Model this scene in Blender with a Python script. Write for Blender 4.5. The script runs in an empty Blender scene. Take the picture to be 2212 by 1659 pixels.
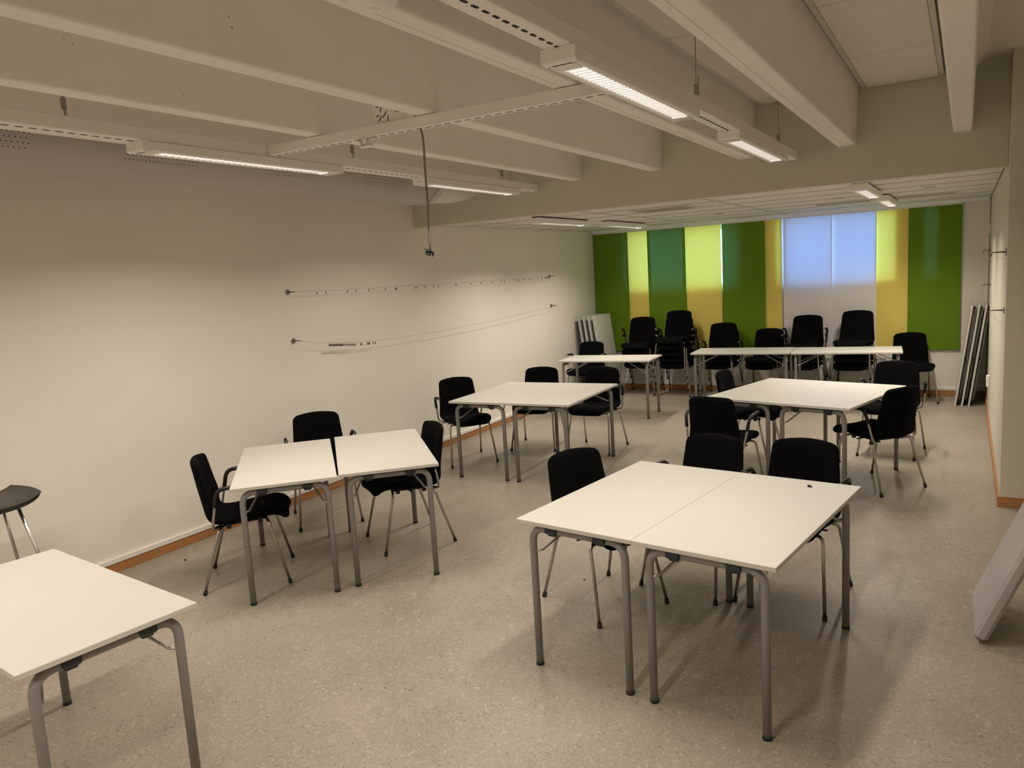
import bpy, math, random
from mathutils import Vector, Matrix
random.seed(7)
C = bpy.context.scene.collection
SC = bpy.context.scene
PI = math.pi

# ------------------------------------------------------------------ camera, world, exposure
def make_camera():
    yaw, pit, rol, f = 0.5393, -0.1419, -0.0603, 1652.66
    cy, sy, cp, sp = math.cos(yaw), math.sin(yaw), math.cos(pit), math.sin(pit)
    F = Vector((-sy*cp, cy*cp, sp)); r = Vector((cy, sy, 0)); u = r.cross(F)
    c, s = math.cos(rol), math.sin(rol)
    R = c*r + s*u; U = -s*r + c*u
    cam = bpy.data.cameras.new('camera'); o = bpy.data.objects.new('camera', cam); C.objects.link(o)
    M = Matrix((R, U, -F)).transposed().to_4x4(); M.translation = Vector((0, 0, 1.8314))
    o.matrix_world = M
    cam.sensor_width = 36; cam.sensor_fit = 'HORIZONTAL'; cam.lens = f/2212*36
    cam.clip_start = 0.02; cam.clip_end = 200
    SC.camera = o
make_camera()
LAMP_W = 24.0          # watts of each ceiling luminaire
LAMP_COL = (1.0, 0.89, 0.755)
LENS_COL = (1.0, 0.93, 0.85)
SKY_COL = (0.33, 0.57, 1.0)
SKY_STRENGTH = 9.0
w = bpy.data.worlds.new('world'); SC.world = w; w.use_nodes = True
bg = w.node_tree.nodes['Background']; bg.inputs[0].default_value = (*SKY_COL, 1); bg.inputs[1].default_value = SKY_STRENGTH
vs = SC.view_settings
SC.display_settings.display_device = 'sRGB'
vs.view_transform = 'Standard'; vs.look = 'None'; vs.exposure = 0.0; vs.gamma = 1.0; vs.use_curve_mapping = False
SC.cycles.max_bounces = 10; SC.cycles.diffuse_bounces = 6; SC.cycles.glossy_bounces = 3
SC.cycles.transmission_bounces = 6; SC.cycles.transparent_max_bounces = 8
SC.cycles.caustics_reflective = False; SC.cycles.caustics_refractive = False
SC.cycles.sample_clamp_indirect = 4.0
SC.cycles.use_denoising = True

# room dimensions (metres)
XL, YB, YH, YP = -4.916, 10.90, 6.432, 6.228
ZB, ZC, ZHB, XR = 2.633, 2.401, 2.3635, 0.234
ZS, XW, YF = 3.10, 1.25, -2.6          # slab underside, far right wall, wall behind the viewer

# ------------------------------------------------------------------ materials
def srgb(r, g, b):
    return tuple((v/255/12.92 if v/255 <= .04045 else ((v/255+.055)/1.055)**2.4) for v in (r, g, b))
MATS = {}
def mat(name, col, rough=.6, metal=0., spec=.5, bump=0., bscale=200., var=0., vscale=8., stretch=None):
    m = bpy.data.materials.new(name); m.use_nodes = True
    nt = m.node_tree; b = nt.nodes['Principled BSDF']
    b.inputs['Base Color'].default_value = (*col, 1); b.inputs['Roughness'].default_value = rough
    b.inputs['Metallic'].default_value = metal; b.inputs['Specular IOR Level'].default_value = spec
    if bump or var:
        tc = nt.nodes.new('ShaderNodeTexCoord'); src = tc.outputs['Object']
        if stretch:
            mp = nt.nodes.new('ShaderNodeMapping'); mp.inputs['Scale'].default_value = stretch
            nt.links.new(src, mp.inputs[0]); src = mp.outputs[0]
    if bump:
        n = nt.nodes.new('ShaderNodeTexNoise'); n.inputs['Scale'].default_value = bscale; n.inputs['Detail'].default_value = 4
        bp = nt.nodes.new('ShaderNodeBump'); bp.inputs['Strength'].default_value = bump; bp.inputs['Distance'].default_value = .004
        nt.links.new(src, n.inputs[0]); nt.links.new(n.outputs['Fac'], bp.inputs['Height']); nt.links.new(bp.outputs[0], b.inputs['Normal'])
    if var:
        n = nt.nodes.new('ShaderNodeTexNoise'); n.inputs['Scale'].default_value = vscale; n.inputs['Detail'].default_value = 5
        r = nt.nodes.new('ShaderNodeValToRGB')
        r.color_ramp.elements[0].position = .3; r.color_ramp.elements[1].position = .7
        r.color_ramp.elements[0].color = (*[c*(1-var) for c in col], 1); r.color_ramp.elements[1].color = (*[min(1, c*(1+var)) for c in col], 1)
        nt.links.new(src, n.inputs[0]); nt.links.new(n.outputs['Fac'], r.inputs[0]); nt.links.new(r.outputs[0], b.inputs['Base Color'])
    MATS[name] = m
    return m
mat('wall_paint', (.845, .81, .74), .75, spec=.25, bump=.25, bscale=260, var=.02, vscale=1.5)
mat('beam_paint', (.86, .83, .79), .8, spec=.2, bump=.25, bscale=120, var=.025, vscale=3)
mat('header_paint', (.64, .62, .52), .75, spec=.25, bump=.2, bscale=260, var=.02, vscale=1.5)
mat('slab_paint', (.78, .75, .68), .85, spec=.2)
mat('tile', (.82, .79, .73), .9, spec=.15, bump=.35, bscale=500, var=.015, vscale=40)
mat('grid_grey', (.42, .40, .375), .6)
mat('void_grey', (.10, .095, .085), .8)
mat('tile_frame', (.62, .60, .54), .6)
mat('low_tile', (.74, .715, .69), .85, spec=.15, bump=.3, bscale=500)
mat('white_trim', (.84, .82, .78), .45)
mat('oak', (.42, .19, .065), .5, var=.22, vscale=6, stretch=(1.2, 1.2, 25))
mat('laminate', (.57, .555, .515), .36, spec=.35, var=.008, vscale=5)
mat('laminate_edge', (.50, .475, .435), .45)
mat('underside', (.05, .045, .045), .7)
mat('silver_paint', (.26, .25, .25), .38, metal=.25, spec=.5)
mat('chrome', (.50, .48, .46), .30, metal=1.)
mat('strut_steel', (.42, .41, .40), .35, metal=.8)
mat('fabric', (.0042, .0042, .005), .95, spec=.06, bump=.5, bscale=900)
mat('black_plastic', (.012, .012, .014), .42, spec=.4)
mat('black_rubber', (.01, .01, .01), .7)
mat('clip_plastic', (.02, .024, .03), .4)
mat('stool_plastic', (.03, .026, .022), .38, spec=.5)
mat('lamp_white', (.86, .84, .81), .4, spec=.4)
mat('slot_dark', (.012, .011, .01), .8)
mat('duct_grey', (.46, .425, .41), .5, var=.02, vscale=2)
mat('hose', (.70, .68, .65), .55)
mat('cable_grey', (.20, .18, .155), .5)
mat('plug_grey', (.42, .39, .34), .5)
mat('vga_blue', (.012, .014, .03), .4)
mat('grip_grey', (.34, .31, .27), .5)
mat('wire_steel', (.30, .29, .27), .35, metal=.9)
mat('disc_steel', (.34, .33, .31), .4, metal=.7)
mat('dark_steel', (.16, .15, .14), .35, metal=.9)
mat('rail_alu', (.88, .91, .95), .30, metal=.3)  # pale bluish base colour stands in for window light reflected on the rail
mat('radiator_white', (.80, .79, .76), .4)
mat('socket_white', (.82, .81, .78), .4)
mat('felt_grey', (.40, .385, .385), .9, spec=.12, bump=.4, bscale=700)
mat('win_frame', (.75, .75, .75), .5)
mat('dirt', (.012, .01, .01), .8)

def fabric_panel(name, col, trans, tcol=None):
    m = bpy.data.materials.new(name); m.use_nodes = True; nt = m.node_tree; nt.nodes.clear()
    out = nt.nodes.new('ShaderNodeOutputMaterial'); mix = nt.nodes.new('ShaderNodeMixShader')
    d = nt.nodes.new('ShaderNodeBsdfDiffuse'); t = nt.nodes.new('ShaderNodeBsdfTranslucent')
    tc = nt.nodes.new('ShaderNodeTexCoord'); wv = nt.nodes.new('ShaderNodeTexNoise'); wv.inputs['Scale'].default_value = 350
    bp = nt.nodes.new('ShaderNodeBump'); bp.inputs['Strength'].default_value = .15; bp.inputs['Distance'].default_value = .002
    nt.links.new(tc.outputs['Object'], wv.inputs[0]); nt.links.new(wv.outputs['Fac'], bp.inputs['Height']); nt.links.new(bp.outputs[0], d.inputs['Normal'])
    d.inputs[0].default_value = (*col, 1); t.inputs[0].default_value = (*(tcol or col), 1); mix.inputs[0].default_value = trans
    nt.links.new(d.outputs[0], mix.inputs[1]); nt.links.new(t.outputs[0], mix.inputs[2]); nt.links.new(mix.outputs[0], out.inputs[0])
    MATS[name] = m
fabric_panel('panel_green', (.16, .28, .025), .11, (.09, .20, .07))
fabric_panel('panel_yellow', (.97, .80, .215), .21, (1.0, .80, .13))
fabric_panel('panel_white', (.95, .90, .88), .20, (.29, .43, .62))

def floor_material():
    m = bpy.data.materials.new('linoleum'); m.use_nodes = True; nt = m.node_tree; b = nt.nodes['Principled BSDF']
    N = nt.nodes.new; L = nt.links.new
    tc = N('ShaderNodeTexCoord')
    def noise(scale, detail, dist, sx=1, sy=1, rough=.55):
        mp = N('ShaderNodeMapping'); mp.inputs['Scale'].default_value = (sx, sy, 1); L(tc.outputs['Object'], mp.inputs[0])
        n = N('ShaderNodeTexNoise'); n.inputs['Scale'].default_value = scale; n.inputs['Detail'].default_value = detail
        n.inputs['Distortion'].default_value = dist; n.inputs['Roughness'].default_value = rough; L(mp.outputs[0], n.inputs[0]); return n
    def ramp(n, p0, p1, c0, c1):
        r = N('ShaderNodeValToRGB'); e = r.color_ramp.elements; e[0].position = p0; e[1].position = p1
        e[0].color = (*c0, 1); e[1].color = (*c1, 1); L(n.outputs['Fac'], r.inputs[0]); return r
    def mix(fac, a, bb, mode='MIX'):
        x = N('ShaderNodeMix'); x.data_type = 'RGBA'; x.blend_type = mode
        if hasattr(fac, 'default_value'): L(fac, x.inputs[0])
        else: x.inputs[0].default_value = fac
        L(a, x.inputs[6]); L(bb, x.inputs[7]); return x.outputs[2]
    base = ramp(noise(1.3, 4, .4), .35, .68, (.285, .252, .206), (.345, .307, .252))
    f1 = ramp(noise(24, 6, 3.2, 1, .62), .56, .66, (0, 0, 0), (1, 1, 1))      # light curls
    f2 = ramp(noise(31, 6, 3.0, .7, 1.1), .585, .69, (0, 0, 0), (1, 1, 1))    # dark curls
    f3 = ramp(noise(90, 4, 2.0), .40, .62, (.86, .86, .86), (1.08, 1.08, 1.08))
    lt = N('ShaderNodeRGB'); lt.outputs[0].default_value = (.49, .44, .36, 1)
    dk = N('ShaderNodeRGB'); dk.outputs[0].default_value = (.125, .105, .08, 1)
    s1 = N('ShaderNodeMath'); s1.operation = 'MULTIPLY'; s1.inputs[1].default_value = .6; L(f1.outputs[0], s1.inputs[0])
    s2 = N('ShaderNodeMath'); s2.operation = 'MULTIPLY'; s2.inputs[1].default_value = .8; L(f2.outputs[0], s2.inputs[0])
    c = mix(s1.outputs[0], base.outputs[0], lt.outputs[0]); c = mix(s2.outputs[0], c, dk.outputs[0]); c = mix(1.0, c, f3.outputs[0], 'MULTIPLY')
    L(c, b.inputs['Base Color']); b.inputs['Roughness'].default_value = .40; b.inputs['Specular IOR Level'].default_value = .38
    MATS['floor'] = m
floor_material()

def emission(name, col, strength):
    m = bpy.data.materials.new(name); m.use_nodes = True; nt = m.node_tree; nt.nodes.clear()
    o = nt.nodes.new('ShaderNodeOutputMaterial'); e = nt.nodes.new('ShaderNodeEmission')
    e.inputs[0].default_value = (*col, 1); e.inputs[1].default_value = strength; nt.links.new(e.outputs[0], o.inputs[0]); MATS[name] = m
emission('lamp_lens', LENS_COL, 1.6)

def glass_mat():
    m = bpy.data.materials.new('window_glass'); m.use_nodes = True; nt = m.node_tree; nt.nodes.clear()
    o = nt.nodes.new('ShaderNodeOutputMaterial'); mx = nt.nodes.new('ShaderNodeMixShader'); mx.inputs[0].default_value = .07
    t = nt.nodes.new('ShaderNodeBsdfTransparent'); g = nt.nodes.new('ShaderNodeBsdfGlossy'); g.inputs['Roughness'].default_value = .02
    t.inputs[0].default_value = (.92, .96, .95, 1)
    nt.links.new(t.outputs[0], mx.inputs[1]); nt.links.new(g.outputs[0], mx.inputs[2]); nt.links.new(mx.outputs[0], o.inputs[0]); MATS['window_glass'] = m
glass_mat()

# ------------------------------------------------------------------ mesh helpers
class MB:
    def __init__(s): s.v = []; s.f = []; s.sm = []
    def add(s, vs, fs, smooth=False):
        o = len(s.v); s.v += [tuple(p) for p in vs]; s.f += [tuple(i+o for i in f) for f in fs]; s.sm += [smooth]*len(fs); return s
    def box(s, a, b, ch=0.):
        x0, y0, z0 = a; x1, y1, z1 = b
        if ch <= 0:
            vs = [(x, y, z) for z in (z0, z1) for y in (y0, y1) for x in (x0, x1)]
            return s.add(vs, [(0, 2, 3, 1), (4, 5, 7, 6), (0, 1, 5, 4), (2, 6, 7, 3), (0, 4, 6, 2), (1, 3, 7, 5)])
        c = min(ch, (x1-x0)*.49, (y1-y0)*.49, (z1-z0)*.49)
        vs = []; idx = {}
        for sx in (0, 1):
            for sy in (0, 1):
                for sz in (0, 1):
                    X = (x0, x1)[sx]; Y = (y0, y1)[sy]; Z = (z0, z1)[sz]
                    dx = c*(1, -1)[sx]; dy = c*(1, -1)[sy]; dz = c*(1, -1)[sz]
                    for k, p in enumerate(((X, Y+dy, Z+dz), (X+dx, Y, Z+dz), (X+dx, Y+dy, Z))):
                        idx[(sx, sy, sz, k)] = len(vs); vs.append(p)
        fs = []
        I = lambda *a: idx[a]
        for t in (0, 1):
            q = [I(t, 0, 0, 0), I(t, 1, 0, 0), I(t, 1, 1, 0), I(t, 0, 1, 0)]; fs.append(q if t else q[::-1])
            q = [I(0, t, 0, 1), I(0, t, 1, 1), I(1, t, 1, 1), I(1, t, 0, 1)]; fs.append(q if t else q[::-1])
            q = [I(0, 0, t, 2), I(1, 0, t, 2), I(1, 1, t, 2), I(0, 1, t, 2)]; fs.append(q if t else q[::-1])
        for a_ in (0, 1):
            for b_ in (0, 1):
                fs.append([I(a_, b_, 0, 0), I(a_, b_, 0, 1), I(a_, b_, 1, 1), I(a_, b_, 1, 0)])
                fs.append([I(a_, 0, b_, 0), I(a_, 0, b_, 2), I(a_, 1, b_, 2), I(a_, 1, b_, 0)])
                fs.append([I(0, a_, b_, 1), I(0, a_, b_, 2), I(1, a_, b_, 2), I(1, a_, b_, 1)])
                for d in (0, 1): fs.append([I(a_, b_, d, 0), I(a_, b_, d, 1), I(a_, b_, d, 2)])
        return s.add(vs, fs)
    def tube(s, pts, r, n=10, caps=True):
        pts = [Vector(p) for p in pts]; rings = []
        rr = r if isinstance(r, (list, tuple)) else [r]*len(pts)
        t0 = (pts[1]-pts[0]).normalized(); ref = Vector((0, 0, 1)) if abs(t0.z) < .9 else Vector((1, 0, 0))
        nrm = (ref - t0*ref.dot(t0)).normalized()
        vs = []
        for i, p in enumerate(pts):
            t = ((pts[min(i+1, len(pts)-1)]-p).normalized() + (p-pts[max(i-1, 0)]).normalized()).normalized() if 0 < i < len(pts)-1 else \
                (pts[1]-pts[0]).normalized() if i == 0 else (pts[-1]-pts[-2]).normalized()
            nrm = (nrm - t*nrm.dot(t)).normalized(); bn = t.cross(nrm)
            for k in range(n):
                a = 2*PI*k/n; vs.append(p + (nrm*math.cos(a) + bn*math.sin(a))*rr[i])
        fs = [(i*n+k, i*n+(k+1) % n, (i+1)*n+(k+1) % n, (i+1)*n+k) for i in range(len(pts)-1) for k in range(n)]
        s.add(vs, fs, True)
        if caps:
            m = len(pts)-1
            s.add(vs[:n], [tuple(range(n))[::-1]]); s.add(vs[m*n:], [tuple(range(n))])
        return s
    def cyl(s, a, b, r, n=16): return s.tube([a, b], r, n)
    def prism(s, poly, ax, a, b):
        n = len(poly)
        def P(p, t): return (t, p[0], p[1]) if ax == 0 else (p[0], t, p[1]) if ax == 1 else (p[0], p[1], t)
        vs = [P(p, a) for p in poly] + [P(p, b) for p in poly]
        return s.add(vs, [tuple(range(n)), tuple(range(2*n-1, n-1, -1))] + [(i, i+n, (i+1) % n+n, (i+1) % n) for i in range(n)])
    def grid(s, P, smooth=True, flip=False):
        nr, nc = len(P), len(P[0]); vs = [p for r in P for p in r]
        fs = [(i*nc+j, i*nc+j+1, (i+1)*nc+j+1, (i+1)*nc+j) for i in range(nr-1) for j in range(nc-1)]
        if flip: fs = [f[::-1] for f in fs]
        return s.add(vs, fs, smooth)
    def mesh(s, name, m):
        me = bpy.data.meshes.new(name); me.from_pydata(s.v, [], s.f); me.materials.append(MATS[m])
        me.polygons.foreach_set('use_smooth', s.sm); me.update(); me.validate()
        import bmesh
        bm = bmesh.new(); bm.from_mesh(me); bmesh.ops.remove_doubles(bm, verts=bm.verts, dist=1e-6); bmesh.ops.recalc_face_normals(bm, faces=bm.faces); bm.to_mesh(me); bm.free()
        return me
    def build(s, name, m, parent=None, kind=None, label=None):
        return link(name, s.mesh(name, m), parent, kind, label)
def link(name, me, parent=None, kind=None, label=None):
    o = bpy.data.objects.new(name, me); C.objects.link(o)
    if parent: o.parent = parent
    if kind: o['kind'] = kind
    if label: o['label'] = label
    return o
def thing(name, label, cat, loc=(0, 0, 0), rz=0., group=None):
    o = bpy.data.objects.new(name, None); C.objects.link(o); o.empty_display_size = .05
    o.location = loc; o.rotation_euler = (0, 0, rz); return tag(o, label, cat, group)
def tag(o, label, cat, group=None):
    o['label'] = label; o['category'] = cat
    if group: o['group'] = group
    return o
def struct(name, mb, m): return mb.build(name, m, None, 'structure')
def kids(o): return [c for c in C.objects if c.parent == o]
def copy_tree(tree, parent=None):
    """tree = (object, [child trees]); copies share the mesh data"""
    o, ch = tree; c = o.copy(); C.objects.link(c)
    if parent: c.parent = parent
    for t in ch: copy_tree(t, c)
    return c
def tree_of(o, allobj=None):
    return (o, [tree_of(c) for c in o.children])
def fillet(pts, r, seg=5):
    pts = [Vector(p) for p in pts]; out = [pts[0]]
    rs = r if isinstance(r, (list, tuple)) else [r]*(len(pts)-2)
    for i in range(1, len(pts)-1):
        a, b, c = pts[i-1], pts[i], pts[i+1]; u = (a-b).normalized(); v = (c-b).normalized()
        ang = u.angle(v); d = min(rs[i-1]/math.tan(ang/2), (a-b).length*.49, (c-b).length*.49)
        p0 = b+u*d; p1 = b+v*d
        for k in range(seg+1):
            t = k/seg; out.append(p0*(1-t)**2 + b*2*t*(1-t) + p1*t*t)
    out.append(pts[-1]); return out

# ------------------------------------------------------------------ the room
struct('floor', MB().box((XL-.2, YF-.2, -.12), (XW+.2, YB+.4, 0)), 'floor')
struct('wall_left', MB().box((XL-.2, YF-.2, 0), (XL, YB+.4, ZS+.1)), 'wall_paint')
struct('wall_front', MB().box((XL, YF-.2, 0), (XW+.2, YF, ZS+.1)), 'wall_paint')
struct('wall_right', MB().box((XW, YF, 0), (XW+.2, YP, ZS+.1)), 'wall_paint')
# the thick wall on the right: its near face, and the reveal that runs back to the windows
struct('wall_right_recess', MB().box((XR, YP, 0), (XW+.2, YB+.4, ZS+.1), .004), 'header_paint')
# back wall with three window openings
WZ0, WZ1 = 1.475, 2.33
OPEN = [(-4.40, -2.737), (-2.20, -.785), (-.455, -.32)]
bw = MB(); bw.box((XL, YB, 0), (XR, YB+.22, WZ0)); bw.box((XL, YB, WZ1), (XR, YB+.22, ZS+.1))
xs = [XL] + [v for o in OPEN for v in o] + [XR]
for i in range(0, len(xs), 2): bw.box((xs[i], YB, WZ0), (xs[i+1], YB+.22, WZ1))
struct('wall_back', bw, 'wall_paint')
for i, (a, b) in enumerate(OPEN):
    fr = MB(); t = .045 if b-a > .3 else .012
    fr.box((a, YB+.10, WZ0), (b, YB+.16, WZ0+t)); fr.box((a, YB+.10, WZ1-t), (b, YB+.16, WZ1))
    fr.box((a, YB+.10, WZ0+t), (a+t, YB+.16, WZ1-t)); fr.box((b-t, YB+.10, WZ0+t), (b, YB+.16, WZ1-t))
    if b-a > .3: fr.box(((a+b)/2-.02, YB+.10, WZ0+t), ((a+b)/2+.02, YB+.16, WZ1-t))
    wn = struct('window_%d' % (i+1), fr, 'win_frame')
    MB().box((a+.003, YB+.128, WZ0+.003), (b-.003, YB+.134, WZ1-.003)).build('pane', 'window_glass', wn)
# slab, T-beams
ceil = struct('ceiling', MB().box((XL-.2, YF-.2, ZS), (XW+.2, YH+.3, ZS+.1)), 'slab_paint')
BW = [(-3.0954-.0, -2.9922), (-2.3575, -2.2469), (-1.597, -1.4753), (-.8602, -.7281), (-.1016, .0161)]
beams = [(-4.645, -4.535), (-3.85, -3.745)] + BW + [(.655, .772)]
for i, (a, b) in enumerate(beams):
    a0, b0 = a-.012, b+.012
    n = 6; poly = []
    r = .085
    rb = .013
    for k in range(5): t = PI/2*k/4; poly.append((a+rb-rb*math.sin(t), ZB+rb-rb*math.cos(t)))
    poly = poly[::-1]
    for k in range(5): t = PI/2*k/4; poly.append((b-rb+rb*math.sin(t), ZB+rb-rb*math.cos(t)))
    poly.append((b0, ZS-r))
    for k in range(1, n+1):
        t = PI/2*k/n; poly.append((b0 + r*(1-math.cos(t)), ZS - r + r*math.sin(t)))
    poly[-1] = (poly[-1][0], ZS+.02); poly.append((a0-r, ZS+.02))
    for k in range(n-1, 0, -1):
        t = PI/2*k/n; poly.append((a0 - r*(1-math.cos(t)), ZS - r + r*math.sin(t)))
    poly.append((a0, ZS-r))
    yend = YH+.02 if b < XR else YP+.02
    MB().prism(poly, 1, YF, yend).build('beam', 'beam_paint', ceil)
# cast seams on two beam soffits
for i in (4, 5):
    a, b = beams[i]; x = a+(b-a)*.38
    MB().box((x-.0012, YF, ZB-.0008), (x+.0012, YH, ZB+.001)).build('seam', 'tile_frame', ceil)
# acoustic tiles hung between the beams, with a steel angle down each side
SEAM = [6.424, 5.392, 4.206, 3.02, 1.834, .648]
for i in range(2, 6):
    a = beams[i][1]; b = beams[i+1][0]; xa, xb = a+.068, b-.092
    for k in range(len(SEAM)-1):
        MB().box((xa, SEAM[k+1]+.010, 3.03), (xb, SEAM[k]-.010, 3.055), .006).build('ceiling_tile', 'tile', ceil)
    fr = MB(); fr.box((xa-.030, SEAM[-1], 3.036), (xa-.002, SEAM[0], 3.052)); fr.box((xb+.002, SEAM[-1], 3.036), (xb+.030, SEAM[0], 3.052))
    fr.build('tile_frame', 'tile_frame', ceil); MB().box((xa-.03, SEAM[-1], 3.056), (xb+.03, SEAM[0], ZS)).build('tile_backing', 'void_grey', ceil)
# header over the opening to the low part
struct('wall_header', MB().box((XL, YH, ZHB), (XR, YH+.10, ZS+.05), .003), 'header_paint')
struct('trim_1', MB().box((XL, YH+.10, ZHB+.012), (XR, YH+.135, ZC+.01)), 'white_trim')
low = struct('ceiling_low', MB().box((XL, YH+.10, ZC+.031), (XR, YB+.05, ZC+.12)), 'void_grey')
gx = [XL+.003, -4.50, -3.275, -2.045, -.815, XR-.003]
gy = [YH+.137, 7.36, 7.96, 8.56, 9.16, 9.76, 10.36, YB-.16]
me_cache = {}
grille_tiles = []
for i in range(len(gx)-1):
    for k in range(len(gy)-1):
        MB().box((gx[i]+.006, gy[k]+.006, ZC), (gx[i+1]-.006, gy[k+1]-.006, ZC+.031), .003).build('ceiling_tile', 'low_tile', low)
for y in gy[1:-1]: MB().box((XL+.003, y-.0075, ZC-.0035), (XR-.003, y+.0075, ZC+.030)).build('grid_bar', 'grid_grey', low)
for x in gx[1:-1]: MB().box((x-.010, gy[0], ZC-.0030), (x+.010, gy[-1], ZC+.030)).build('grid_bar', 'grid_grey', low)
MB().box((XL, YB-.157, ZC-.006), (XR, YB, ZC+.036)).build('edge_strip', 'white_trim', low)
# baseboards
def board(name, a, b, m='oak'): return struct(name, MB().box(a, b, .002), m)
board('baseboard_left', (XL, YF, 0), (XL+.014, YB, .066))
board('trim_2', (XL, YF, .066), (XL+.020, YB, .100), 'white_trim')
board('baseboard_back', (XL+.014, YB-.014, 0), (XR, YB, .072))
board('trim_3', (XL+.020, YB-.020, .072), (XR, YB, .106), 'white_trim')
board('baseboard_right_recess', (XR-.014, YP, 0), (XR, YB-.014, .072))
board('baseboard_pillar', (XR-.014, YP-.014, 0), (XW, YP, .072))
board('baseboard_right', (XW-.014, YF, 0), (XW, YP-.014, .072))

# ------------------------------------------------------------------ curtain panels on their rail
RAILZ = 2.395
rl = thing('curtain_rail', 'long silver multi-track curtain rail under the low ceiling above the windows', 'rail', (0, 0, 0))
for k in range(4):
    y = (YB-.105, YB-.048, YB-.0335, YB-.019)[k]
    m = MB()
    for a, b in ((XL+.02, -3.30), (-3.295, -1.90), (-1.895, -.45), (-.445, XR-.02)):
        m.box((a, y-(.012 if k == 0 else .006), RAILZ-(.030 if k == 0 else .022)), (b, y+(.012 if k == 0 else .006), RAILZ))
    m.build('track', 'rail_alu', rl)
PAN = [('green', -4.905, -4.35, 0, 'first dark green curtain panel in the corner beside the left wall'),
       ('yellow', -4.37, -4.005, 1, 'narrow bright yellow curtain panel next to the corner green one'),
       ('green', -4.045, -3.475, 0, 'green curtain panel between the two brightest yellow panels'),
       ('yellow', -3.515, -2.965, 1, 'wide bright yellow curtain panel between two green panels'),
       ('green', -2.948, -2.365, 0, 'green curtain panel between the wide yellow one and the dull ochre strip'),
       ('yellow', -2.38, -2.150, 1, 'narrowest dull ochre curtain panel beside the white panels'),
       ('white', -2.17, -2.09, 2, 'thin pale sliver of white curtain panel behind the left white panel'),
       ('white', -2.125, -1.512, 0, 'white curtain panel glowing blue, beside the ochre panel'),
       ('white', -1.527, -.990, 1, 'white curtain panel glowing blue, next to the yellow panel on its other side'),
       ('yellow', -1.005, -.620, 2, 'yellow curtain panel between the white panels and the last green one'),
       ('green', -.632, -.055, 1, 'wide green curtain panel nearest the right wall, beside bare wall')]
for col, a, b, d, lab in PAN:
    y = YB-.048+d*.0145
    t = thing('curtain', lab, 'curtain', ((a+b)/2, y, .585), 0, 'panel curtains in front of the windows'); h = (b-a)/2
    nx, nz = 13, 12; P = []
    for j in range(nz+1):
        z = .02 + (2.352-.585-.02)*j/nz
        P.append([(-h+2*h*i/nx, .0035*math.sin(i*.9+d+a*9)*(1-j/nz*.9), z) for i in range(nx+1)])
    m = MB(); m.grid(P); m.build('fabric', 'panel_'+col, t)
    MB().box((-h, -.0045, 0), (h, .0045, .024), .002).build('hem_bar', 'panel_'+col, t)
    MB().box((-h, -.005, 2.348-.585), (h, .005, 2.371-.585), .002).build('carrier', 'white_trim', t)

# radiator under the middle window
rd = thing('radiator', 'white panel radiator with slotted top under the white curtain panels', 'radiator', (-1.585, YB-.078, .14))
MB().box((-.72, -.03, 0), (.72, .03, .33), .006).build('panel', 'radiator_white', rd)
m = MB(); m.box((-.73, -.036, .332), (.73, .045, .338)); m.box((-.73, -.040, .30), (.73, -.0325, .36), .002); m.build('top_casing', 'radiator_white', rd)
m = MB()
for k in range(72): m.box((-.71+k*.02, -.0412, .312), (-.71+k*.02+.010, -.0405, .348))
m.build('grille_slot', 'slot_dark', rd, 'stuff')
for q in (-.6, .57): MB().box((q, .03, .05), (q+.03, .07, .3)).build('bracket', 'radiator_white', rd)
MB().cyl((.70, 0, -.14), (.70, 0, .02), .009).build('pipe', 'radiator_white', rd)

# ------------------------------------------------------------------ ceiling luminaires
def luminaire(loc, label, group, w=.128, L=1.385, h=.05, power=LAMP_W, nb=30, spread=147):
    t = thing('ceiling_luminaire', label, 'ceiling light', loc, 0, group)    # origin: middle of the top
    hw = w/2; hl = L/2; lw = .0385; e = .115
    m = MB()
    prof = []
    # shell: side walls, top, end caps with a raised curved bottom edge
    m.box((-hw, -hl+.03, -h), (-lw, hl-.03, 0), .006); m.box((lw, -hl+.03, -h), (hw, hl-.03, 0), .006)
    m.box((-lw, -hl+.03, -.012), (lw, hl-.03, 0)); m.box((-lw, -hl+.03, -h), (lw, -hl+e, -.012)); m.box((-lw, hl-e, -h), (lw, hl-.03, -.012))
    m.build('housing', 'lamp_white', t)
    for s in (-1, 1):
        n = 8; poly = [(s*(hl-.03), -.0), (s*hl, 0)]
        poly += [(s*(hl-.012*(1-math.cos(PI/2*k/n))), -h*.78-h*.22*math.sin(PI/2*k/n)) for k in range(n+1)]
        poly.append((s*(hl-.04), -h)); poly = poly if s > 0 else poly[::-1]
        MB().prism(poly, 0, -hw, hw).build('end_cap', 'lamp_white', t)
    MB().box((-lw+.001, -hl+e+.001, -h+.008), (lw-.001, hl-e-.001, -h+.012)).build('lens', 'lamp_lens', t)
    m = MB(); n = nb
    for k in range(n):
        y = -hl+e + (2*hl-2*e)*(k+.5)/n
        m.box((-lw, y-.0013, -h+.0015), (lw, y+.0013, -h+.0078))
    m.build('louvre', 'lamp_white', t)
    ld = bpy.data.lights.new('tube_light', 'AREA'); ld.shape = 'RECTANGLE'; ld.size = .07; ld.size_y = L-2*e
    ld.energy = power; ld.color = LAMP_COL; ld.spread = math.radians(spread)
    lo = bpy.data.objects.new('tube_light', ld); C.objects.link(lo); lo.parent = t; lo.location = (0, 0, -h+.001)
    return t
XA, XBB, ZT = -3.455, -1.190, 2.572
GA, GB = 'luminaires on the trunking by the left wall', 'luminaires on the trunking over the middle of the room'
LA = luminaire((XA, 3.071, ZT), 'white lit luminaire over the left wall table pair, beside the cross bar end', GA)
luminaire((XA, 5.327, ZT), 'white lit luminaire behind the hanging cable, beside the flexible duct end', GA, power=LAMP_W*.78)
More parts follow.
